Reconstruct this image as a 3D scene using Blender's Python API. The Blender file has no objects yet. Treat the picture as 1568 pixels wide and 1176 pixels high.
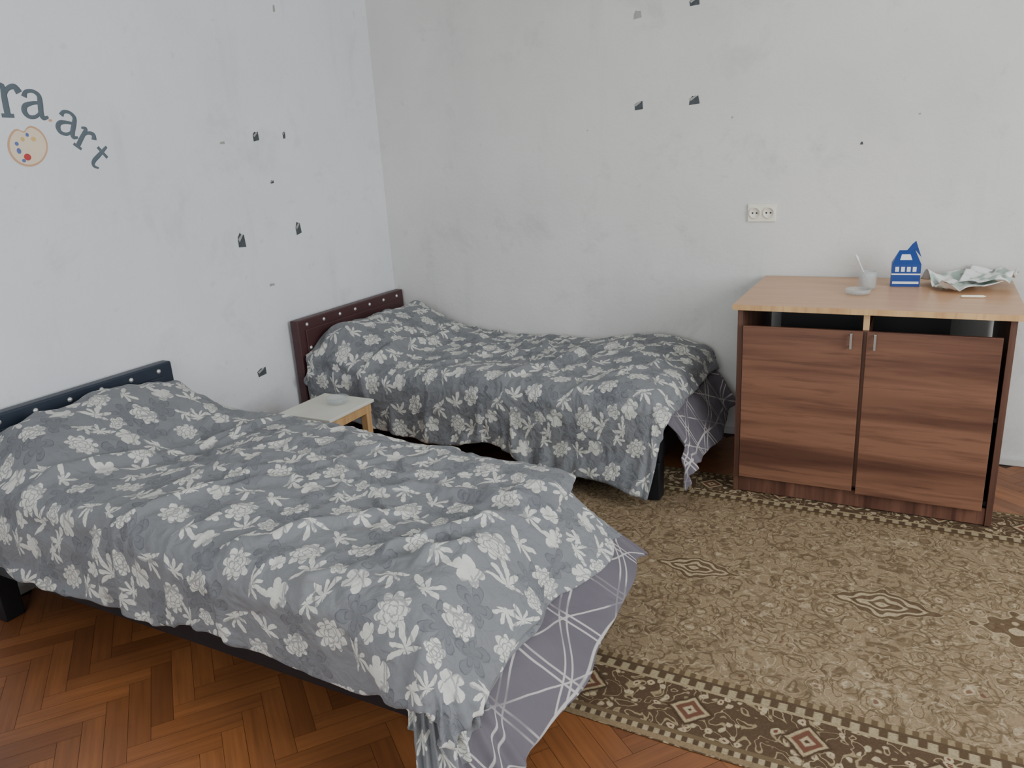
import bpy, bmesh, math, random, time
from mathutils import Vector, Matrix, noise
random.seed(7)
COL=bpy.context.collection
def srgb(r,g,b):
    def c(x):
        x/=255.0
        return x/12.92 if x<=.04045 else ((x+.055)/1.055)**2.4
    return (c(r),c(g),c(b),1.0)

# ---------------------------------------------------------------- shader DSL
NT=None
class S:
    def __init__(s,k): s.k=k
    def __add__(a,b): return m('ADD',a,b)
    def __radd__(a,b): return m('ADD',b,a)
    def __sub__(a,b): return m('SUBTRACT',a,b)
    def __rsub__(a,b): return m('SUBTRACT',b,a)
    def __mul__(a,b): return m('MULTIPLY',a,b)
    def __rmul__(a,b): return m('MULTIPLY',b,a)
    def __truediv__(a,b): return m('DIVIDE',a,b)
def put(sock,x):
    if isinstance(x,S): NT.links.new(x.k,sock)
    else: sock.default_value=x
def m(op,a,b=None,c=None,clamp=False):
    n=NT.nodes.new('ShaderNodeMath'); n.operation=op; n.use_clamp=clamp
    for i,x in enumerate((a,b,c)):
        if x is not None: put(n.inputs[i],x)
    return S(n.outputs[0])
def sin(a): return m('SINE',a)
def cos(a): return m('COSINE',a)
def ab(a): return m('ABSOLUTE',a)
def mn(a,b): return m('MINIMUM',a,b)
def mx(a,b): return m('MAXIMUM',a,b)
def frac(a): return m('FRACT',a)
def at2(a,b): return m('ARCTAN2',a,b)
def pw(a,b): return m('POWER',a,b)
def step(e0,e1,x):
    return m('MULTIPLY',x-e0,1.0/(e1-e0),clamp=True)
def hyp(a,b): return m('SQRT',a*a+b*b)
def mix(f,a,b):
    n=NT.nodes.new('ShaderNodeMix'); n.data_type='RGBA'
    put(n.inputs[0],f); put(n.inputs[6],a); put(n.inputs[7],b)
    return S(n.outputs[2])
def coords(kind='Object'):
    n=NT.nodes.new('ShaderNodeTexCoord'); return S(n.outputs[kind])
def sep(v):
    n=NT.nodes.new('ShaderNodeSeparateXYZ'); put(n.inputs[0],v); return [S(n.outputs[i]) for i in range(3)]
def comb(x,y,z=0.0):
    n=NT.nodes.new('ShaderNodeCombineXYZ'); put(n.inputs[0],x); put(n.inputs[1],y); put(n.inputs[2],z); return S(n.outputs[0])
def nz(vec,scale,detail=3.0,rough=.55,dist=0.0,color=False):
    n=NT.nodes.new('ShaderNodeTexNoise'); put(n.inputs['Vector'],vec); n.inputs['Scale'].default_value=scale
    n.inputs['Detail'].default_value=detail; n.inputs['Roughness'].default_value=rough; n.inputs['Distortion'].default_value=dist
    return S(n.outputs['Color' if color else 'Fac'])
def vor(vec,scale,feature='F1',out='Distance'):
    n=NT.nodes.new('ShaderNodeTexVoronoi'); n.feature=feature; put(n.inputs['Vector'],vec); n.inputs['Scale'].default_value=scale
    return S(n.outputs[out])
def mat(name):
    global NT
    M=bpy.data.materials.new(name); M.use_nodes=True; NT=M.node_tree
    b=NT.nodes['Principled BSDF']
    return M,b
def fin(b,col=None,rough=None,bump=None,bs=.3,bd=.01,spec=None,metal=None):
    if col is not None: put(b.inputs['Base Color'],col)
    if rough is not None: put(b.inputs['Roughness'],rough)
    if spec is not None: b.inputs['Specular IOR Level'].default_value=spec
    if metal is not None: b.inputs['Metallic'].default_value=metal
    if bump is not None:
        n=NT.nodes.new('ShaderNodeBump'); put(n.inputs['Height'],bump); n.inputs['Strength'].default_value=bs; n.inputs['Distance'].default_value=bd
        NT.links.new(n.outputs[0],b.inputs['Normal'])
def plain(name,c,rough=.6,spec=.4,metal=0.0,var=.12,scale=12.0):
    M,b=mat(name); co=coords(); n=nz(co,scale,1)
    c2=tuple(x*(1-var*2) for x in c[:3])+(1,)
    fin(b,mix(n,c,c2),rough,None,.1,.002,spec,metal); return M

# ---------------------------------------------------------------- materials
def wall_mat(name,c1,c2,gr=.45):
    M,b=mat(name); co=coords()
    a=nz(co,1.1,4,.6); g=step(.40,.70,a)
    c=mix(g,c1,c2)
    sp=step(.56,.76,nz(co,2.6,5,.72,.4)); c=mix(sp*gr,c,srgb(172,173,170))
    s2=step(.66,.72,nz(co,12,3,.6)); c=mix(s2*.22,c,srgb(184,182,176))
    x,y,z=sep(co); st=step(.60,.80,nz(comb(x*6,y*6,z*.8),1.0,3,.6)); c=mix(st*.25,c,srgb(180,181,179))
    fin(b,c,.7,nz(co,45,2,.6)+nz(co,6,2)*1.5,.22,.006,.25); return M
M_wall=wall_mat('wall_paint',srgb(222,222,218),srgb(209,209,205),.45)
M_wallL_lit=wall_mat('wall_paint_left_lit',srgb(231,233,237),srgb(220,223,228),.34)  # same wall paint, with the left wall's cool daylight put into its colour
M_ceil=wall_mat('ceiling_paint',srgb(225,225,222),srgb(215,215,212))

def parquet_mat():
    M,b=mat('parquet')
    g=NT.nodes.new('ShaderNodeNewGeometry'); r=S(g.outputs['Random Per Island'])
    uv=coords('UV'); x,y,z=sep(uv)
    gr=nz(comb(x*3.0+r*37.0,y*60.0+r*11.0,0.0),1.0,3,.6)
    c=mix(r,srgb(166,106,62),srgb(130,80,46))
    c=mix(step(.35,.75,gr)*.5,c,srgb(96,60,36))
    co=coords(); c=mix(step(.40,.75,nz(co,1.6,3))*.6,c,srgb(78,48,32))
    fin(b,c,nz(co,7,2)*.35+.22,None,.12,.002,.5); return M
M_parq=parquet_mat()
M_gap=plain('parquet_gap',srgb(64,40,26))

def wood(name,ca,cb,cc,axis='x',rough=.4,sc=1.0):
    M,b=mat(name); co=coords(); x,y,z=sep(co)
    if axis=='x': v=comb(x*.9*sc,y*14*sc,z*14*sc)
    elif axis=='z': v=comb(x*14*sc,y*14*sc,z*.9*sc)
    else: v=comb(x*14*sc,y*.9*sc,z*14*sc)
    n1=nz(v,1.0,3,.5,.6); n2=nz(v,5.0,3,.6,.3)
    c=mix(step(.38,.62,n1),ca,cb); c=mix(step(.5,.75,n2)*.6,c,cc)
    fin(b,c,rough,None,.06,.002,.4); return M
M_walnut=wood('walnut_laminate',srgb(128,90,70),srgb(86,56,44),srgb(64,40,33),'x',.36,.75)
M_walnutd=wood('walnut_plinth',srgb(114,78,62),srgb(78,49,39),srgb(54,34,28),'z',.45)
M_carc=wood('cabinet_carcass',srgb(108,76,60),srgb(88,58,46),srgb(60,40,33),'z',.45)
M_beech=wood('beech_top',srgb(206,162,124),srgb(196,150,112),srgb(182,134,98),'x',.33,1.3)
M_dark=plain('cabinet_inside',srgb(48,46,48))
M_steel=plain('brushed_steel',srgb(190,190,188),.3,.5,1.0)
M_hb1=plain('headboard_navy_leather',srgb(40,49,64),.42,.5,0,.1,20)
M_hb2=plain('headboard_maroon_leather',srgb(76,46,48),.45,.45,0,.1,20)
M_black=plain('bed_frame_black',srgb(28,29,34),.45,.4)
M_stud=plain('silver_stud',srgb(235,235,235),.25,.6,.6)
M_matt=plain('mattress_ticking',srgb(74,74,82),.85,.2)
M_whitep=plain('white_plastic',srgb(240,236,218),.4,.5,0,.03)
M_hole=plain('socket_hole',srgb(40,40,40))
M_white=plain('white_laminate',srgb(222,220,208),.4,.4,0,.05)
M_pine=wood('pine_wood',srgb(204,168,120),srgb(186,146,100),srgb(160,118,80),'z',.5)
M_letter=plain('gray_paint_lettering',srgb(104,116,124),.7,.2)
M_tape=plain('torn_tape_dark',srgb(92,98,102),.7,.2,0,.25,60)
M_tape2=plain('peeled_plaster',srgb(180,180,175),.9,.2,0,.15,60)
M_cream=plain('palette_cream',srgb(236,220,196),.7,.2,0,.05)
M_orange=plain('palette_edge',srgb(220,176,140),.7)
M_red=plain('paint_red',srgb(200,72,72)); M_blue=plain('paint_blue',srgb(100,118,180)); M_yel=plain('paint_yellow',srgb(228,196,120))
M_tblue=plain('carton_blue',srgb(24,66,140),.4); M_twhite=plain('carton_white',srgb(230,232,234),.5,.4,0,.03)
M_base=plain('baseboard_white_paint',srgb(205,205,202),.5,.4,0,.05)

def glass_mat():
    M,b=mat('clear_glass'); b.inputs['Alpha'].default_value=.32; b.inputs['Roughness'].default_value=.05
    put(b.inputs['Base Color'],mix(nz(coords(),9,1),srgb(215,222,222),srgb(190,198,198))); return M
M_glass=glass_mat()

def floral():
    M,b=mat('floral_cotton'); P=.37
    uv=coords('UV'); u,v,_=sep(uv); u=u*1.14; v=v*1.14
    wn=nz(uv,24,2,.5,0,True); wx,wy,_=sep(wn)
    u=u+(wx-.5)*.024; v=v+(wy-.5)*.024
    wn2=nz(uv,110,1,.5,0,True); wx2,wy2,_=sep(wn2)
    u=u+(wx2-.5)*.005; v=v+(wy2-.5)*.005
    def loc(cx,cy):
        a=u-cx; c=v-cy
        a=a-m('ROUND',a/P)*P; c=c-m('ROUND',c/P)*P
        return a,c,hyp(a,c),at2(c,a)
    white=None; lines=None; dark=None
    def mxx(a,b): return b if a is None else mx(a,b)
    AA=.0012
    for cx,cy,R,n,ph in ((.125,.155,.060,5,.3),(.31,.28,.058,7,1.0),(.31,.035,.052,5,.8),(.02,.32,.055,5,0.2)):
        a,c,r,t=loc(cx,cy)
        e=pw(ab(cos(t*(n/2.0)+ph)),.6)*R
        l1=step(.0028,.0014,ab(e-r)); l2=step(.0026,.0014,ab(e*.6-r))
        fill=step(0,.004,e-r)*.40
        dark=mxx(dark,mx(mx(l1,l2),fill))
    for cx,cy,R,n,ph,d in ((.150,.060,.066,8,.2,.3),(.285,.175,.068,7,.9,2.4),(.105,.300,.064,8,.5,-1.1),(.215,.315,.060,7,.0,1.2),(.010,.150,.058,8,.4,2.9),(.345,.115,.050,7,.3,-.4)):
        a,c,r,t=loc(cx,cy)
        e=pw(ab(cos(t*(n/2.0)+ph)),1.1)*R*(.78+.22*sin(t*3.0+ph*9)) 
        half=step(-.012,-.010,a*math.cos(d)+c*math.sin(d))
        mk=step(0,AA,e-r)*half
        white=mxx(white,mk)
    for cx,cy,R,n,ph in ((.065,.070,.052,9,.1),(.205,.215,.056,9,.6),(.320,.335,.048,7,.9),(.345,.225,.036,5,.4)):
        a,c,r,t=loc(cx,cy)
        w=pw(ab(cos(t*(n/2.0)+ph)),.6)
        e=(.58+.42*w)*R*(.9+.1*sin(t*2.0+ph*7))
        white=mxx(white,step(0,AA,e-r))
        for k,ph2 in ((.74,1.3),(.48,.4),(.25,2.0)):
            e2=(.62+.38*pw(ab(cos(t*(5/2.0)+ph+ph2)),.6))*R*k
            lines=mxx(lines,step(.0026,.0012,ab(e2-r)))
        lines=mxx(lines,step(.10,.04,ab(cos(t*(n/2.0)+ph)))*step(R*.60,R*.66,r)*.9)
    for cx,cy,R,n,ph in ((.240,.080,.040,5,.7),(.055,.225,.040,5,1.9),(.175,.140,.026,5,.2)):
        a,c,r,t=loc(cx,cy)
        e=(.50+.50*pw(ab(cos(t*(n/2.0)+ph)),.5))*R
        white=mxx(white,step(0,AA,e-r))
    big=nz(uv,1.7,1)
    base=mix(big,srgb(114,117,122),srgb(127,129,131))
    c=mix(dark*.75,base,srgb(86,89,95))
    wc=mix(nz(uv,30,1),srgb(218,218,209),srgb(190,191,185))
    c=mix(white,c,wc); c=mix(lines*white*.8,c,srgb(132,134,135))
    put(b.inputs['Sheen Weight'],.12)
    co=coords()
    h=nz(co,6.0,2,.6,1.2)*1.0+nz(co,18,2,.55,1.5)*.35
    fin(b,c,.8,h,.75,.03,.2); return M
M_floral=floral()

def geo():
    M,b=mat('geometric_cotton'); uv=coords('UV'); u,v,_=sep(uv); P=.16
    ln=None
    for ang,off,per in ((0.5,0,P),(0.5,.022,P),(1.75,.03,P*1.1),(1.75,.05,P*1.1),(2.7,.01,P*.9),(0.05,.07,P*1.5)):
        d=u*math.cos(ang)+v*math.sin(ang)+off
        g=frac(d/per); k=step(.022,.012,ab(g-.5))
        ln=k if ln is None else mx(ln,k)
    msk=step(.40,.50,nz(uv,6,1))
    c=mix(nz(uv,3,1),srgb(110,105,112),srgb(92,88,96)); c=mix(ln*(msk*.6+.15),c,srgb(200,195,190))
    fin(b,c,.85,nz(coords(),9,2,.6,1.0),.4,.02,.15); return M
M_geo=geo()

RX0,RX1,RY0,RY1=1.22,4.60,-2.275,-.54
def rug_mat():
    M,b=mat('oriental_rug'); co=coords(); x,y,z=sep(co)
    hx=(RX1-RX0)/2; hy=(RY1-RY0)/2
    wn=nz(co,22,2,.5,0,True); wx,wy,_=sep(wn)
    wxx=x+(wx-.5)*.035; wyy=y+(wy-.5)*.035
    d=mn(hx-ab(x),hy-ab(y))
    warp=comb(wxx,wyy,0.0)
    F=vor(warp,13.0); ring=sin(F*26.0)
    G=vor(warp,44.0); cellc=vor(warp,13.0,'F1','Color'); cr,cg,cb=sep(cellc)
    sym=comb(ab(wxx),ab(wyy),0.0)
    vine=ab(frac(nz(sym,9,1,.5,.8)*7.0)-.5)
    vine2=ab(frac(nz(sym,15,1,.5,.5)*6.0+.3)-.5)
    fld=mix(nz(co,3,2),srgb(152,132,106),srgb(135,116,91))
    fld=mix(step(.11,.05,vine)*.75,fld,srgb(92,76,57))
    fld=mix(step(.10,.05,vine2)*.6,fld,srgb(180,165,136))
    fld=mix(step(.5,.9,ring)*step(.4,.45,cb)*.65,fld,srgb(96,79,58))
    fld=mix(step(.20,.15,F)*step(.4,.45,cr)*.85,fld,srgb(184,168,138))
    fld=mix(step(.10,.07,F)*.85,fld,srgb(110,74,60))
    fld=mix(step(.60,.75,G)*.45,fld,srgb(88,73,55))
    def medal(cx,w,h):
        ax=ab(x-cx)/w; ay=ab(y)/h
        q=ax+ay+(sin((x-cx)*110)+sin(y*110))*.05
        k=step(1.0,.96,q)
        inner=mix(step(.0,.4,sin(q*20.0)),srgb(88,70,52),srgb(182,166,134))
        return k,inner
    cx0=(RX0+RX1)/2
    for wxk,w,h in ((2.28,.16,.08),(2.90,.18,.095),(3.62,.48,.36)):
        k,inner=medal(wxk-cx0,w,h)
        fld=mix(k*.8,fld,inner)
    per=.30
    side=m('GREATER_THAN',(hy-ab(y))-(hx-ab(x)),0.0)
    al=mix(side,comb(x,0,0),comb(y,0,0)); al,_,_=sep(al)
    g=(frac(al/per)-.5)*per
    q=ab(g)+ab(d-.135)+(wx-.5)*.02
    band=mix(nz(co,5,1),srgb(90,72,56),srgb(78,62,48))
    B1=vor(warp,30.0)
    bv=ab(frac(nz(warp,15,1,.5,.6)*6.0)-.5)
    band=mix(step(.12,.06,bv)*.8,band,srgb(160,143,112))
    band=mix(step(.36,.28,B1)*.9,band,srgb(182,166,134))
    band=mix(step(.14,.10,B1),band,srgb(108,70,57))
    band=mix(step(.072,.06,q),band,srgb(72,56,44)); band=mix(step(.056,.050,q),band,srgb(170,153,120))
    band=mix(step(.044,.038,q),band,srgb(106,70,57)); band=mix(step(.024,.018,q),band,srgb(174,158,126)); band=mix(step(.011,.007,q),band,srgb(78,58,46))
    def guard(a0,a1,p,ca,cb,prev):
        k=step(a0-.001,a0,d)*step(a1+.001,a1,d)
        s=step(.40,.60,ab(frac(al/p)-.5)*2.0)
        return mix(k,prev,mix(s,ca,cb))
    c=mix(step(.285,.287,d),band,fld)
    c=guard(.0,.016,.5,srgb(130,112,86),srgb(134,115,88),c)
    c=guard(.016,.032,.030,srgb(80,64,50),srgb(160,146,116),c)
    c=guard(.032,.046,.5,srgb(108,91,69),srgb(108,91,69),c)
    c=guard(.222,.232,.5,srgb(156,140,110),srgb(156,140,110),c)
    c=guard(.232,.258,.045,srgb(84,68,52),srgb(160,146,116),c)
    c=guard(.258,.268,.5,srgb(84,68,53),srgb(84,68,53),c)
    c=guard(.268,.287,.032,srgb(142,125,96),srgb(98,81,60),c)
    sp=nz(co,160,1,.6); c=mix(step(.45,.7,sp)*.4,c,srgb(96,83,65))
    fin(b,c,.95,None,.5,.004,.05); return M
M_rug=rug_mat()
def paper_mat():
    M,b=mat('printed_paper'); co=coords('UV')
    c=mix(step(.50,.56,nz(co,3,1)),srgb(232,234,230),srgb(168,186,176)); c=mix(step(.62,.66,nz(co,6,2)),c,srgb(140,144,138))
    fin(b,c,.6,None); return M
M_paper=paper_mat()

# ---------------------------------------------------------------- mesh helpers
class MB:
    def __init__(s): s.v=[];s.f=[];s.m=[];s.sm=[]
    def add(s,vs,fs,mi=0,sm=False):
        o=len(s.v); s.v+= [tuple(p) for p in vs]; s.f+=[tuple(i+o for i in q) for q in fs]; s.m+=[mi]*len(fs); s.sm+=[sm]*len(fs)
    def box(s,x0,x1,y0,y1,z0,z1,mi=0,T=None):
        vs=[Vector((x,y,z)) for x in(x0,x1) for y in (y0,y1) for z in (z0,z1)]
        if T: vs=[T@p for p in vs]
        s.add(vs,[(0,1,3,2),(4,6,7,5),(0,4,5,1),(2,3,7,6),(0,2,6,4),(1,5,7,3)],mi)
    def lathe(s,prof,c,axis='z',n=24,mi=0,T=None,cap=True):
        vs=[];fs=[]
        for r,h in prof:
            for i in range(n):
                a=2*math.pi*i/n; p=(r*math.cos(a),r*math.sin(a),h)
                if axis=='x': p=(p[2],p[0],p[1])
                if axis=='y': p=(p[0],p[2],p[1])
                p=Vector(p)+Vector(c)
                vs.append(T@p if T else p)
        for k in range(len(prof)-1):
            for i in range(n):
                j=(i+1)%n; fs.append((k*n+i,k*n+j,(k+1)*n+j,(k+1)*n+i))
        if cap: fs.append(tuple(range(n))[::-1]); fs.append(tuple((len(prof)-1)*n+i for i in range(n)))
        s.add(vs,fs,mi,True)
    def obj(s,name,mats,parent=None,bevel=0,fix=True):
        me=bpy.data.meshes.new(name); me.from_pydata(s.v,[],s.f)
        for M in (mats if isinstance(mats,(list,tuple)) else [mats]): me.materials.append(M)
        for i,p in enumerate(me.polygons): p.material_index=s.m[i]; p.use_smooth=s.sm[i]
        if fix:
            bm=bmesh.new(); bm.from_mesh(me); bmesh.ops.recalc_face_normals(bm,faces=bm.faces); bm.to_mesh(me); bm.free()
        o=bpy.data.objects.new(name,me); COL.objects.link(o)
        if bevel:
            b=o.modifiers.new('bevel','BEVEL'); b.width=bevel; b.segments=3; b.limit_method='ANGLE'; b.angle_limit=.7
            for p in me.polygons: p.use_smooth=True
            try: o.modifiers.new('wn','WEIGHTED_NORMAL')
            except Exception: pass
        if parent: o.parent=parent
        return o
def empty(name,loc=(0,0,0)):
    o=bpy.data.objects.new(name,None); COL.objects.link(o); o.location=loc; o.empty_display_size=.1; return o

# ---------------------------------------------------------------- room
XR,YF,H=4.9,-5.4,2.75
b=MB(); b.box(-.15,0,YF-.15,.15,0,H); b.obj('wall_left',M_wallL_lit)
b=MB(); b.box(0,XR,0,.15,0,H); b.obj('wall_back',M_wall)
WX0,WX1,WZ0,WZ1=1.3,3.9,.85,2.35
b=MB(); b.box(0,WX0,YF-.15,YF,0,H); b.box(WX1,XR,YF-.15,YF,0,H); b.box(WX0,WX1,YF-.15,YF,0,WZ0); b.box(WX0,WX1,YF-.15,YF,WZ1,H); b.obj('wall_front',M_wall)
VY0,VY1=-3.2,-1.3
b=MB(); b.box(XR,XR+.15,YF-.15,VY0,0,H); b.box(XR,XR+.15,VY1,.15,0,H); b.box(XR,XR+.15,VY0,VY1,0,WZ0); b.box(XR,XR+.15,VY0,VY1,WZ1,H); b.obj('wall_right',M_wall)
b=MB(); b.box(-.15,XR+.15,YF-.15,.15,H,H+.1); b.obj('ceiling',M_ceil)
def window(name,a0,a1,z0,z1,along):
    b=MB()
    def bx(p0,p1,q0,q1,dd=.05):
        if along=='x': b.box(p0,p1,YF-.12,YF-.12+dd,q0,q1)
        else: b.box(XR+.12-dd,XR+.12,p0,p1,q0,q1)
    bx(a0,a0+.06,z0,z1); bx(a1-.06,a1,z0,z1); bx(a0,a1,z0,z0+.06); bx(a0,a1,z1-.06,z1)
    c=(a0+a1)/2; bx(c-.05,c+.05,z0,z1)
    b.obj(name,M_whitep,None,.004)
window('window_1',WX0,WX1,WZ0,WZ1,'x'); window('window_2',VY0,VY1,WZ0,WZ1,'y')
b=MB(); b.box(0.013,XR,-.012,0,0,.035); b.obj('baseboard_back',M_base,None,.004)
b=MB(); b.box(0,.012,YF,0,0,.035); b.obj('baseboard_left',M_base,None,.004)
b=MB(); b.box(-.15,XR+.15,YF-.15,.15,-.10,-.0015,1)
w,L=.06,.30; g=.0005; uvs=[]
rot=Matrix.Rotation(math.radians(52),3,'Z')
def plank(x,y,dx,dy):
    cs=[(x+g,y+g),(x+dx-g,y+g),(x+dx-g,y+dy-g),(x+g,y+dy-g)]
    P=[rot@Vector((p[0],p[1],0)) for p in cs]
    P=[Vector((p.x+2.4,p.y-2.6,0)) for p in P]; c=sum(P,Vector())/4
    if c.x<-.05 or c.x>XR+.05 or c.y>.05 or c.y<YF-.05: return
    b.add(P,[(0,1,2,3)],0)
    uvs.append([(0,0),(dx,0),(dx,dy),(0,dy)] if dx>dy else [(0,0),(0,dx),(dy,dx),(dy,0)])
n=int(6/w)
for j in range(-12,13):
    for i in range(-n,n):
        ox=i*w-j*L; oy=i*w+j*L
        if abs(ox)>5 or abs(oy)>5: continue
        plank(ox,oy,L,w); plank(ox,oy+w,w,L)
fl=b.obj('floor',[M_parq,M_gap],None,0,False)
uvl=fl.data.uv_layers.new(name='UVMap'); k=0
for p in fl.data.polygons:
    if p.material_index==0:
        for li,q in zip(p.loop_indices,uvs[k]): uvl.data[li].uv=q
        k+=1

# ---------------------------------------------------------------- beds
def fbm(x,y,z,sc): return noise.noise(Vector((x*sc,y*sc,z)))
def sst(a,b_,x):
    t=max(0,min(1,(x-a)/(b_-a))); return t*t*(3-2*t)
def lerp(a,b_,t): return a+(b_-a)*t
def curve(pts):
    def f(x):
        if x<=pts[0][0]: return pts[0][1]
        for (a,p),(c,q) in zip(pts,pts[1:]):
            if x<=c: return lerp(p,q,sst(a,c,x))
        return pts[-1][1]
    return f
def segd(x,y,s):
    ax,ay,bx,by=s[:4]; vx,vy=bx-ax,by-ay; t=max(0,min(1,((x-ax)*vx+(y-ay)*vy)/(vx*vx+vy*vy)))
    return math.hypot(x-ax-t*vx,y-ay-t*vy)
def cloth_mesh(name,mt,rect,zfun,r,xl,xhi,ylo,yhi,nx,ny,seed,ax=25,ay=8,ripple=.018,puff=.012,wr=.006,edge=.02,floor_clear=.045,uvoff=(0,0),uvrot=0.0,folds=()):
    x0,x1,y0,y1=rect; vs=[];uv=[]
    axf=ax if callable(ax) else (lambda v:ax); ay=math.radians(ay)
    for i in range(nx+1):
        u=i/nx
        for j in range(ny+1):
            v=j/ny
            s=lerp(x0-xl,x1+xhi(v)+edge*fbm(v*3,seed,1,1),u); t=lerp(y0-ylo(u)-edge*fbm(u*6,seed,2,1),y1+yhi(u)+edge*fbm(u*6,seed,3,1),v)
            nxp=min(max(s,x0),x1); nyp=min(max(t,y0),y1); dx=s-nxp; dy=t-nyp; e=math.hypot(dx,dy)
            z=zfun(nxp,nyp)
            if e>1e-6:
                dx/=e; dy/=e
                al=math.radians(axf(v))*dx*dx+ay*dy*dy; am=math.pi/2-al; q=r*am
                if e<q: ou=r*math.sin(e/r); dr=r*(1-math.cos(e/r)); nl=e/q
                else: ou=r*math.sin(am)+math.sin(al)*(e-q); dr=r*(1-math.cos(am))+(e-q)*math.cos(al); nl=1
                alx=nxp*(abs(dy))+nyp*abs(dx)+math.atan2(dy,dx)*.25
                hang=max(0,e-q*.5)
                ou+=ripple*min(1,hang/.2)*(math.sin(alx*13+seed*2+2.5*fbm(alx,seed,5,2.2))+.4*math.sin(alx*29+seed))
                ou+=.5*puff*nl*(1+fbm(s,t,seed+9,7))
                X=nxp+dx*ou; Y=nyp+dy*ou; zz=z-dr
            else:
                X=nxp; Y=nyp; zz=z; nl=0
            top=1-nl*.6
            zz+=puff*top*(1+1.3*fbm(s,t,seed,4.0))
            wv=fbm(s*.8+t*.6,t*1.0-s*.5,seed+3,9)
            zz+=wr*top*(1-abs(wv)*4 if abs(wv)<.25 else 0)
            zz+=wr*.5*fbm(s,t,seed+20,16)
            for fo in folds:
                d=segd(s,t,fo)
                if d<fo[4]*3: zz+=fo[5]*top*math.exp(-(d/fo[4])**2)
            zz=max(zz,floor_clear)
            vs.append((X,Y,zz)); ca,sa=math.cos(uvrot),math.sin(uvrot); uv.append((s*ca-t*sa+uvoff[0],s*sa+t*ca+uvoff[1]))
    fs=[]
    for i in range(nx):
        for j in range(ny):
            a=i*(ny+1)+j; fs.append((a,a+ny+1,a+ny+2,a+1))
    me=bpy.data.meshes.new(name); me.from_pydata(vs,[],fs)
    if mt: me.materials.append(mt)
    ul=me.uv_layers.new(name='UVMap')
    for l in me.loops: ul.data[l.index].uv=uv[l.vertex_index]
    for p in me.polygons: p.use_smooth=True
    o=bpy.data.objects.new(name,me); COL.objects.link(o)
    return o
def finish(o,parent,th=.014):
    o.parent=parent
    so=o.modifiers.new('thick','SOLIDIFY'); so.thickness=th; so.offset=-1
    sb=o.modifiers.new('sub','SUBSURF'); sb.levels=1; sb.render_levels=1
def simulate(objs,colliders,ylim,frames=16,shrink=-.05,bend=4):
    """let the bedding settle under gravity over the colliders, then freeze it"""
    sc=bpy.context.scene
    bb=MB(); bb.box(.09,1.99,ylim[0]+.005,ylim[1]-.005,.03,.44); blk=bb.obj('block',M_black)
    colliders=list(colliders)+[blk]
    for c in colliders:
        c.modifiers.new('col','COLLISION'); c.collision.thickness_outer=.008; c.collision.thickness_inner=.03; c.collision.cloth_friction=60; c.collision.damping=.8
    for o in objs:
        md=o.modifiers.new('cloth','CLOTH'); st=md.settings
        st.quality=6; st.mass=.4; st.air_damping=4
        st.tension_stiffness=25; st.compression_stiffness=25; st.shear_stiffness=12; st.bending_stiffness=bend
        st.tension_damping=15; st.compression_damping=15; st.shear_damping=15; st.bending_damping=3
        st.shrink_min=shrink
        md.collision_settings.distance_min=.008; md.collision_settings.collision_quality=3
        md.point_cache.frame_start=1; md.point_cache.frame_end=frames+2
    sc.frame_start=1; sc.frame_end=frames+2
    for fr in range(1,frames+1): sc.frame_set(fr)
    dg=bpy.context.evaluated_depsgraph_get()
    y0,y1=ylim
    for o in objs:
        ev=o.evaluated_get(dg); co=[v.co.copy() for v in ev.data.vertices]
        mvd=max((a-v.co).length for a,v in zip(co,o.data.vertices))
        o.modifiers.clear()
        if mvd<.6:
            for v,a in zip(o.data.vertices,co):
                x,y,z=a
                if z<.44 and x<1.96:   # keep the hanging cloth outside the frame
                    if y<y0+.10: y=min(y,y0-.026)
                    elif y>y1-.10: y=max(y,y1+.022)
                v.co=(max(x,.092),min(y,-.012),max(z,.045))
    for c in colliders: c.modifiers.remove(c.modifiers['col'])
    bpy.data.objects.remove(blk,do_unlink=True)
    sc.frame_set(1)

def bed(y0,y1,hbmat,idx):
    root=empty('bed',(0,0,0)); 
    b=MB(); b.box(.022,.075,y0-.02,y1+.02,.12,.715); b.obj('headboard',hbmat,root,.008)
    b=MB(); b.box(.075,.083,y0+.03,y1-.03,.30,.66); b.obj('headboard_panel',hbmat,root,.004)
    b=MB(); n=7
    for row,zz in enumerate((.685,.56)):
        for k in range(n):
            yy=lerp(y0+.05,y1-.05,k/(n-1))
            b.lathe([(.010,0),(.010,.002),(.007,.006),(.001,.008)],(.0745 if row==0 else .0825,yy,zz),'x',14)
    b.obj('studs',M_stud,root)
    b=MB(); b.box(.076,2.0,y0+.01,y0+.04,.19,.30); b.box(.076,2.0,y1-.04,y1-.01,.19,.30); b.box(1.97,2.0,y0+.041,y1-.041,.19,.30)
    for k in range(9):
        xx=.2+k*.21; b.box(xx,xx+.07,y0+.041,y1-.041,.25,.27)
    b.obj('frame_rails',M_black,root,.003)
    b=MB()
    for xx in (.08,1.93):
        for yy in (y0+.0,y1-.07):
            b.box(xx,xx+.07,yy,yy+.07,0 if xx<1 else .014,.189)
    b.obj('legs',M_black,root,.005)
    b=MB(); b.box(.09,1.985,y0+.02,y1-.02,.305,.45); b.obj('mattress',M_matt,root,.03)
    return root
b1=bed(-2.66,-1.76,M_hb1,1)
b2=bed(-.94,-.04,M_hb2,2)

def z1(off,h=.185,cy=-2.21,hw=.44,base=.535,hump=.045):
    def fz(x,y):
        p=h*math.exp(-((x-.24)/.25)**2)*(1-sst(hw*.6,hw*1.1,abs(y-cy)))
        p+=hump*math.exp(-((x-.85)/.40)**2)
        lump=.016*math.sin(x*6+1.2)*math.sin(y*5)
        sag=-.015*sst(1.4,1.9,x)
        return base+off+p+lump+sag
    return fz
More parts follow.
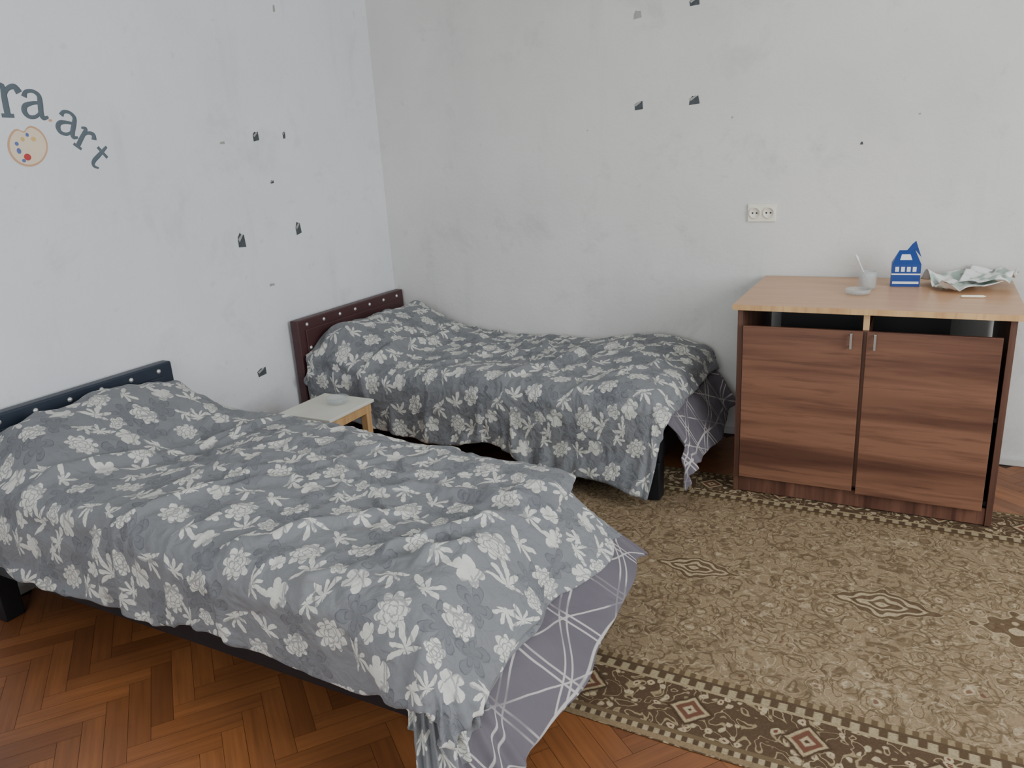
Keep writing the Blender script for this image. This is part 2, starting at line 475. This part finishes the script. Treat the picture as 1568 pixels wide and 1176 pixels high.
# bed near the camera
s1=cloth_mesh('support',None,(.10,1.95,-2.61,-1.79),z1(-.060),.05,.0,lambda v:.05,lambda u:.05,lambda u:.05,60,40,1.0,ripple=0,puff=.014,wr=.0)
cv1=cloth_mesh('lattice_cover',M_geo,(1.3,1.93,-2.60,-1.85),z1(-.070),.06,.0,curve([(0,.42),(.5,.41),(1,.35)]),lambda u:.06+.36*sst(.75,1,u),lambda u:.12,90,100,1.0,ax=lambda v:lerp(36,54,sst(.1,.9,v)),ay=14,puff=.012,wr=.006,ripple=.012)
fd1=cloth_mesh('folded_layer',M_floral,(.9,1.925,-2.60,-1.86),z1(-.045),.07,.0,curve([(0,.36),(.5,.24),(.8,.29),(1,.27)]),lambda u:.10+.32*sst(.6,.95,u),lambda u:.14,110,100,1.0,ax=lambda v:lerp(34,50,sst(.1,.9,v)),ay=10,puff=.012,uvoff=(.13,.2),uvrot=1.8,ripple=.014)
F1=[(.50,-2.60,.72,-1.95,.045,.032),(.95,-2.65,1.15,-2.30,.04,.030),(1.05,-2.05,1.5,-1.85,.05,.028),(1.35,-2.60,1.62,-2.25,.035,.030),(1.62,-2.62,1.90,-2.38,.03,.034),(1.55,-2.10,1.9,-2.05,.04,.026),(.30,-1.90,.62,-1.80,.04,.025),(.1,-2.35,.5,-2.5,.05,.03),(1.72,-2.45,1.88,-2.20,.03,.028)]
tp1=cloth_mesh('top_layer',M_floral,(.14,1.92,-2.62,-1.785),z1(.014),.10,.03,curve([(0,.22),(.35,.18),(.7,.05),(1,-.03)]),curve([(0,.23),(.6,.25),(.8,.22),(1,.15)]),lambda u:.22,170,100,1.0,ax=38,ay=10,uvrot=.25,puff=.030,wr=.012,ripple=.014,folds=F1)
simulate([tp1],[s1,fd1],(-2.66,-1.76),12,-.085,7)
# bed by the back wall
def z2(off): 
    f0=z1(off,.17,-.47,.46,.525,.0)
    return lambda x,y:f0(x,y)+.04*math.exp(-((x-1.8)/.22)**2)
s2=cloth_mesh('support',None,(.10,1.95,-.89,-.08),z2(-.060),.05,.0,lambda v:.05,lambda u:.05,lambda u:.04,60,40,4.0,ripple=0,puff=.014,wr=.0)
cv2=cloth_mesh('lattice_cover',M_geo,(1.3,1.94,-.88,-.12),z2(-.070),.06,.0,lambda v:lerp(.38,.34,v),lambda u:.05+.18*sst(.85,1,u),lambda u:.04,80,90,4.0,ax=32,ay=8,puff=.012,wr=.006,ripple=.012)
F2=[(.48,-.95,.60,-.35,.05,.038),(.30,-.20,.75,-.30,.05,.03),(.85,-.80,1.20,-.35,.05,.030),(1.25,-.9,1.45,-.5,.045,.032),(1.5,-.35,1.9,-.25,.05,.03),(1.6,-.9,1.85,-.55,.04,.034)]
tp2=cloth_mesh('top_layer',M_floral,(.14,1.93,-.90,-.09),z2(.010),.10,.03,curve([(0,.06),(.4,.10),(1,.13)]),curve([(0,.25),(.5,.29),(.85,.35),(1,.38)]),lambda u:.13,170,100,4.0,ax=25,ay=11,uvoff=(.31,.12),uvrot=-.15,ripple=.014,puff=.030,wr=.012,folds=F2)
simulate([tp2],[s2,cv2],(-.94,-.04),12,-.085,7)
for o in (s1,s2): bpy.data.objects.remove(o,do_unlink=True)
d1=empty('duvet'); finish(tp1,d1,.024); finish(fd1,d1,.012); finish(cv1,b1,.008)
d2=empty('duvet'); finish(tp2,d2,.024); finish(cv2,b2,.008)

# ---------------------------------------------------------------- rug
b=MB(); hx=(RX1-RX0)/2; hy=(RY1-RY0)/2; NX,NY=90,52
vs=[];fs=[]
for i in range(NX+1):
    for j in range(NY+1):
        x=-hx+2*hx*i/NX; y=-hy+2*hy*j/NY
        ed=min(hx-abs(x),hy-abs(y)); ee=.004*noise.noise(Vector((x*3,y*3,0)))
        yy=y+ (.005*math.sin(x*4)) 
        vs.append((x,yy,.007*min(1,ed/.01+.15)+max(0,ee)*min(1,ed/.05)))
for i in range(NX):
    for j in range(NY):
        a=i*(NY+1)+j; fs.append((a,a+NY+1,a+NY+2,a+1))
b.add(vs,fs,0,True); rug=b.obj('oriental_rug',M_rug,None,0,False); rug.location=((RX0+RX1)/2,(RY0+RY1)/2,.001)

# ---------------------------------------------------------------- cabinet
cab=empty('cabinet')
Y0,Y1=-.71,-.03; zb=.013
b=MB(); b.box(2.245,3.262,-.735,-.02,.822,.845); b.obj('top_board',M_beech,cab,.002)
b=MB(); b.box(2.245,3.262,-.7365,-.7352,.8225,.8445); b.obj('top_edge_band',M_pine,cab)
b=MB(); b.box(2.262,2.284,Y0,Y1,zb,.821); b.box(3.212,3.234,Y0,Y1,zb,.821); b.obj('side_panels',M_carc,cab,.0015)
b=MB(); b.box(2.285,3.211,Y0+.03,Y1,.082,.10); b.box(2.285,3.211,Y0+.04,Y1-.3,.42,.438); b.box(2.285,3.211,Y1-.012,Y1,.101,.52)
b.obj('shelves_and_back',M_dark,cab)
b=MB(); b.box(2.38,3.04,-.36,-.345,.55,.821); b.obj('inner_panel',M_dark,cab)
b=MB(); b.box(2.735,2.757,Y0+.004,Y0+.3,.101,.757); b.obj('divider',M_carc,cab,.001)
b=MB(); b.box(2.735,2.757,Y0+.003,Y0+.02,.7575,.821); b.obj('drawer_stop',M_pine,cab,.001)
b=MB(); b.box(2.288,2.738,Y0-.018,Y0-.001,.088,.757); b.obj('door_left',M_walnut,cab,.002)
b=MB(); b.box(2.752,3.196,Y0-.018,Y0-.001,.078,.757); b.obj('door_right',M_walnut,cab,.002)
b=MB(); b.box(2.285,3.211,Y0+.006,Y0+.024,zb,.081); b.obj('plinth',M_walnutd,cab,.001)
for nm,xx in (('handle_left',2.698),('handle_right',2.782)):
    b=MB(); b.box(xx-.005,xx+.005,Y0-.040,Y0-.033,.688,.752); b.box(xx-.004,xx+.004,Y0-.034,Y0-.018,.693,.700); b.box(xx-.004,xx+.004,Y0-.034,Y0-.018,.740,.747)
    b.obj(nm,M_steel,cab,.0015)
ZT=.8455
tb=empty('tissue_box')
T=Matrix.Translation((2.855,-.20,ZT))@Matrix.Rotation(.08,4,'Z')
b=MB(); b.box(-.055,.055,-.035,.035,0,.050,0,T); b.box(-.055,.055,-.035,.035,.0501,.056,1,T); b.box(-.055,.055,-.035,.035,.0561,.095,0,T)
pr=[(-.055,-.035,.0951),(.055,-.035,.0951),(.055,.035,.0951),(-.055,.035,.0951),(-.03,0,.15),(.03,0,.15)]
b.add([T@Vector(p) for p in pr],[(0,1,5,4),(2,3,4,5),(0,4,3),(1,2,5),(0,3,2,1)],0)
for k in range(4): b.box(-.042+k*.022,-.028+k*.022,-.0365,-.0353,.064,.084,1,T)
b.box(-.05,.05,-.0365,-.0353,.012,.022,1,T)
b.add([T@Vector(p) for p in [(-.008,-.002,.14),(.03,-.002,.15),(.055,-.004,.12),(.03,-.003,.19),(.016,-.001,.175)]],[(0,1,3,4),(1,2,3)],0)
b.add([T@Vector(p) for p in [(-.026,-.0245,.112),(.020,-.0245,.112),(.012,-.0120,.134),(-.02,-.0120,.134)]],[(0,1,2,3)],1)
b.obj('carton',[M_tblue,M_twhite],tb,0)
gj=empty('glass_jar')
b=MB()
b.lathe([(.030,0),(.034,.004),(.036,.06),(.034,.075),(.031,.075),(.033,.06),(.031,.008),(.004,.006)],(2.715,-.30,ZT),'z',28,0,None,True); b.obj('jar',M_glass,gj)
b=MB(); T=Matrix.Translation((2.725,-.30,ZT+.01))@Matrix.Rotation(-.42,4,'Y')@Matrix.Rotation(.15,4,'X')
b.lathe([(.003,0),(.003,.12),(.005,.125),(.006,.14),(.001,.155)],(0,0,0),'z',10,0,T); b.obj('brush',M_twhite,gj)
b=MB(); b.lathe([(.040,0),(.048,.006),(.050,.022),(.046,.022),(.044,.008),(.005,.007)],(2.69,-.43,ZT),'z',28); b.obj('glass_ashtray',M_glass)
pp=empty('crumpled_papers')
def sheet(nm,cx,cy,w_,d_,ang,zb_,amp,sd):
    vs=[];fs=[];N=30
    for i in range(N+1):
        for j in range(N+1):
            x=(i/N-.5)*w_; y=(j/N-.5)*d_
            X=cx+x*math.cos(ang)-y*math.sin(ang); Yy=cy+x*math.sin(ang)+y*math.cos(ang)
            h=abs(noise.noise(Vector((x*8,y*8,sd))))*amp*3+amp*.2*(1+noise.noise(Vector((x*26,y*26,sd))))
            vs.append((X,Yy,ZT+zb_+h))
    for i in range(N):
        for j in range(N):
            a=i*(N+1)+j; fs.append((a,a+N+1,a+N+2,a+1))
    me=bpy.data.meshes.new(nm); me.from_pydata(vs,[],fs); me.materials.append(M_paper)
    for p in me.polygons: p.use_smooth=True
    ul=me.uv_layers.new(name='UVMap')
    for l in me.loops:
        vi=l.vertex_index; ul.data[l.index].uv=((vi//(N+1))/N+sd,(vi%(N+1))/N)
    o=bpy.data.objects.new(nm,me); COL.objects.link(o); o.parent=pp
    so=o.modifiers.new('t','SOLIDIFY'); so.thickness=.0012; so.offset=1
sheet('sheet_a',3.06,-.22,.22,.27,.3,.002,.030,1.3)
sheet('sheet_b',3.165,-.17,.18,.27,-.20,.026,.034,5.1)
b=MB(); T=Matrix.Translation((3.10,-.44,ZT+.001))@Matrix.Rotation(.12,4,'Z')
b.lathe([(.004,-.04),(.0045,-.035),(.0045,.035),(.001,.045)],(0,0,.0045),'x',10,0,T); b.obj('marker_pen',M_whitep)

# ---------------------------------------------------------------- bedside table
st=empty('bedside_table')
b=MB(); b.box(.39,.69,-1.48,-1.165,.405,.42); b.obj('top',M_white,st,.003)
b=MB(); b.box(.402,.678,-1.468,-1.177,.36,.404); b.obj('apron',M_pine,st,.002)
b=MB()
for xx in (.405,.642):
    for yy in (-1.465,-1.215): b.box(xx,xx+.035,yy,yy+.035,0,.3595)
b.obj('legs',M_pine,st,.002)
b=MB(); b.lathe([(.040,0),(.050,.006),(.054,.028),(.048,.028),(.044,.010),(.005,.008)],(.56,-1.27,.4205),'z',24); b.obj('glass_ashtray',M_glass)

# ---------------------------------------------------------------- wall socket
sk=empty('wall_socket')
b=MB(); b.box(2.150,2.282,-.012,-.0005,1.10,1.185); b.obj('plate',M_whitep,sk,.004)
b=MB()
for cx in (2.184,2.248): b.lathe([(.0270,0),(.0270,-.006),(.0225,-.006),(.0215,-.002),(.001,-.002)],(cx,-.012,1.143),'y',28,0)
b.obj('outlets',M_whitep,sk)
b=MB()
for cx in (2.184,2.248):
    for s_ in(-1,1): b.lathe([(.0038,0),(.0038,-.002)],(cx+s_*.0095,-.0145,1.143),'y',12)
b.obj('pin_holes',M_hole,sk)

# ---------------------------------------------------------------- lettering and palette on left wall
def smoothp(pts,n=5):
    out=[];P=[Vector(p) for p in pts]; P=[P[0]]+P+[P[-1]]
    for i in range(1,len(P)-2):
        for k in range(n):
            t=k/n; p0,p1,p2,p3=P[i-1],P[i],P[i+1],P[i+2]
            out.append(.5*((2*p1)+(-p0+p2)*t+(2*p0-5*p1+4*p2-p3)*t*t+(-p0+3*p1-3*p2+p3)*t**3))
    out.append(P[-2]); return out
GL={'a':[[(.10,.72,1.1),(.18,.92,.8),(.44,1.0,.7),(.68,.88,.9),(.72,.6,1.1),(.72,.22,1.1),(.80,.03,.9),(1.0,.10,.5)],[(.72,.60,.6),(.42,.54,.7),(.12,.40,1.0),(.06,.18,1.1),(.22,.0,.8),(.50,.04,.7),(.72,.26,.6)]],
    'r':[[(.08,.92,.5),(.3,1.0,.9),(.3,.5,1.1),(.3,.0,1.1)],[(.08,.0,.7),(.52,.0,.7)],[(.3,.62,.6),(.46,.9,.8),(.72,1.0,1.0),(.86,.80,1.3)]],
    't':[[(.4,1.35,.7),(.4,.7,1.1),(.4,.2,1.1),(.55,.0,.8),(.82,.12,.5)],[(.08,.93,.8),(.80,.93,.8)]]}
cu=bpy.data.curves.new('lettering','CURVE'); cu.dimensions='3D'; cu.bevel_depth=1.0; cu.bevel_resolution=3; cu.use_fill_caps=True
for ch,cy,cz,sz,ang in (('r',-2.125,1.770,.100,-2),('a',-2.040,1.760,.092,-8),('a',-1.925,1.692,.086,-24),('r',-1.872,1.632,.080,-38),('t',-1.832,1.562,.074,-52)):
    for pts in GL[ch]:
        A=math.radians(ang)
        P3=[Vector(p) for p in pts]; P3=smoothp(P3) if len(P3)>2 else P3
        sp=cu.splines.new('POLY'); sp.points.add(len(P3)-1)
        for k,p in enumerate(P3):
            px=(p[0]-.5)*sz; py=(p[1]-.5)*sz
            sp.points[k].co=(0,cy+px*math.cos(A)-py*math.sin(A),cz+px*math.sin(A)+py*math.cos(A),1)
            sp.points[k].radius=.0095*p[2]*(sz/.09)
tmp=bpy.data.objects.new('tmp',cu); COL.objects.link(tmp)
dg=bpy.context.evaluated_depsgraph_get(); me=bpy.data.meshes.new_from_object(tmp.evaluated_get(dg)); bpy.data.objects.remove(tmp,do_unlink=True)
for v in me.vertices: v.co.x=.0006+v.co.x*.12
me.materials.clear(); me.materials.append(M_letter)
wlo=bpy.data.objects.new('wall_lettering',me); COL.objects.link(wlo)
pa=MB()
def blob(mb,cy,cz,ry,rz,x,mi,fn=lambda t:1.0,n=48):
    mb.add([(x,cy+ry*fn(t)*math.cos(t),cz+rz*fn(t)*math.sin(t)) for t in [2*math.pi*k/n for k in range(n)]],[tuple(range(n))],mi)
heart=lambda t:1.0-.30*math.exp(-((t-1.65)/.26)**2)+.07*math.sin(2*t)
blob(pa,-2.100,1.617,.074,.072,.0010,1,heart); blob(pa,-2.100,1.617,.067,.065,.0016,0,heart)
blob(pa,-2.112,1.578,.013,.012,.0022,2); blob(pa,-2.138,1.600,.008,.010,.0022,3); blob(pa,-2.140,1.625,.007,.007,.0022,3); blob(pa,-2.115,1.640,.007,.008,.0022,4)
blob(pa,-2.075,1.640,.009,.008,.0022,4); blob(pa,-2.095,1.655,.006,.007,.0022,3); blob(pa,-2.128,1.566,.007,.006,.0022,3)
blob(pa,-1.995,1.705,.007,.005,.0010,1)
pa.obj('painters_palette_decal',[M_cream,M_orange,M_red,M_blue,M_yel],None,0,False)

tm=MB(); rnd=random.Random(3)
def patch(wallk,a,z,w_,h_,mi,diag=True):
    pts=[(-.5,-.5),(.5,-.42),(.46,.5),(.1,.38),(-.15,.5),(-.5,.15)]
    pts=[(p[0]*w_+rnd.uniform(-.1,.1)*w_,p[1]*h_+rnd.uniform(-.1,.1)*h_) for p in pts]
    def P(p,e): return (e,a+p[0],z+p[1]) if wallk=='L' else (a+p[0],-e,z+p[1])
    tm.add([P(p,.0010) for p in pts],[tuple(range(6))],mi)
    if diag:
        q=[(-.5*w_,.15*h_),(-.35*w_,-.1*h_),(.25*w_,.35*h_),(.2*w_,.5*h_)]
        tm.add([P(p,.0030) for p in q],[(0,1,2,3)],1)
for a,z,w_,h_,mi in ((-.738,2.230,.014,.035,1),(-1.196,1.610,.030,.012,1),(-.981,1.635,.034,.040,0),(-.788,1.640,.018,.034,0),(-.917,1.416,.022,.016,0),(-.777,1.172,.038,.060,0),(-1.173,1.158,.042,.066,0),(-1.018,.917,.034,.012,1),(-1.176,.498,.060,.040,0)):
    patch('L',a,z,w_,h_,mi,mi==0)
for a,z,w_,h_,mi in ((1.604,2.085,.036,.036,1),(1.880,2.105,.044,.032,0),(1.607,1.673,.044,.040,0),(1.883,1.678,.048,.040,0),(2.064,1.586,.008,.010,1),(2.851,1.546,.008,.008,1),(2.632,1.438,.012,.012,0),(1.329,1.573,.006,.008,1)):
    patch('B',a,z,w_,h_,mi,mi==0 and w_>.02)
tm.obj('torn_tape_marks',[M_tape,M_tape2],None,0,False)

# ---------------------------------------------------------------- lights
def area(name,loc,rotm,sx,sy,e,col):
    l=bpy.data.lights.new(name,'AREA'); l.shape='RECTANGLE'; l.size=sx; l.size_y=sy; l.energy=e; l.color=col
    o=bpy.data.objects.new(name,l); COL.objects.link(o); o.location=loc; o.rotation_euler=rotm; return o
area('window_light_front',((WX0+WX1)/2,YF+.03,(WZ0+WZ1)/2),(math.radians(90-4),0,0),WX1-WX0,WZ1-WZ0,50,(.95,.98,1.0))
area('window_light_right',(XR-.03,(VY0+VY1)/2,(WZ0+WZ1)/2),(math.radians(90-4),0,math.radians(90)),VY1-VY0,WZ1-WZ0,80,(.94,.975,1.0))
W=bpy.data.worlds.new('world'); bpy.context.scene.world=W; W.use_nodes=True
bg=W.node_tree.nodes['Background']; bg.inputs[0].default_value=(.75,.86,1,1); bg.inputs[1].default_value=1.2

# ---------------------------------------------------------------- camera
th=math.radians(16.9); ro=math.radians(3.5); ps=math.radians(28.7)
Fh=Vector((-math.sin(ps),math.cos(ps),0)); R=Vector((math.cos(ps),math.sin(ps),0)); Z=Vector((0,0,1))
D=-math.sin(th)*Fh-math.cos(th)*Z; fw=math.cos(th)*Fh-math.sin(th)*Z
ex=math.cos(ro)*R+math.sin(ro)*D; dn=-math.sin(ro)*R+math.cos(ro)*D
cam=bpy.data.cameras.new('camera'); co=bpy.data.objects.new('camera',cam); COL.objects.link(co)
Mx=Matrix((ex,-dn,-fw)).transposed().to_4x4(); Mx.translation=Vector((2.92,-3.88,1.5)); co.matrix_world=Mx
cam.sensor_width=36; cam.lens=1178/1568*36; cam.clip_start=.05
bpy.context.scene.camera=co
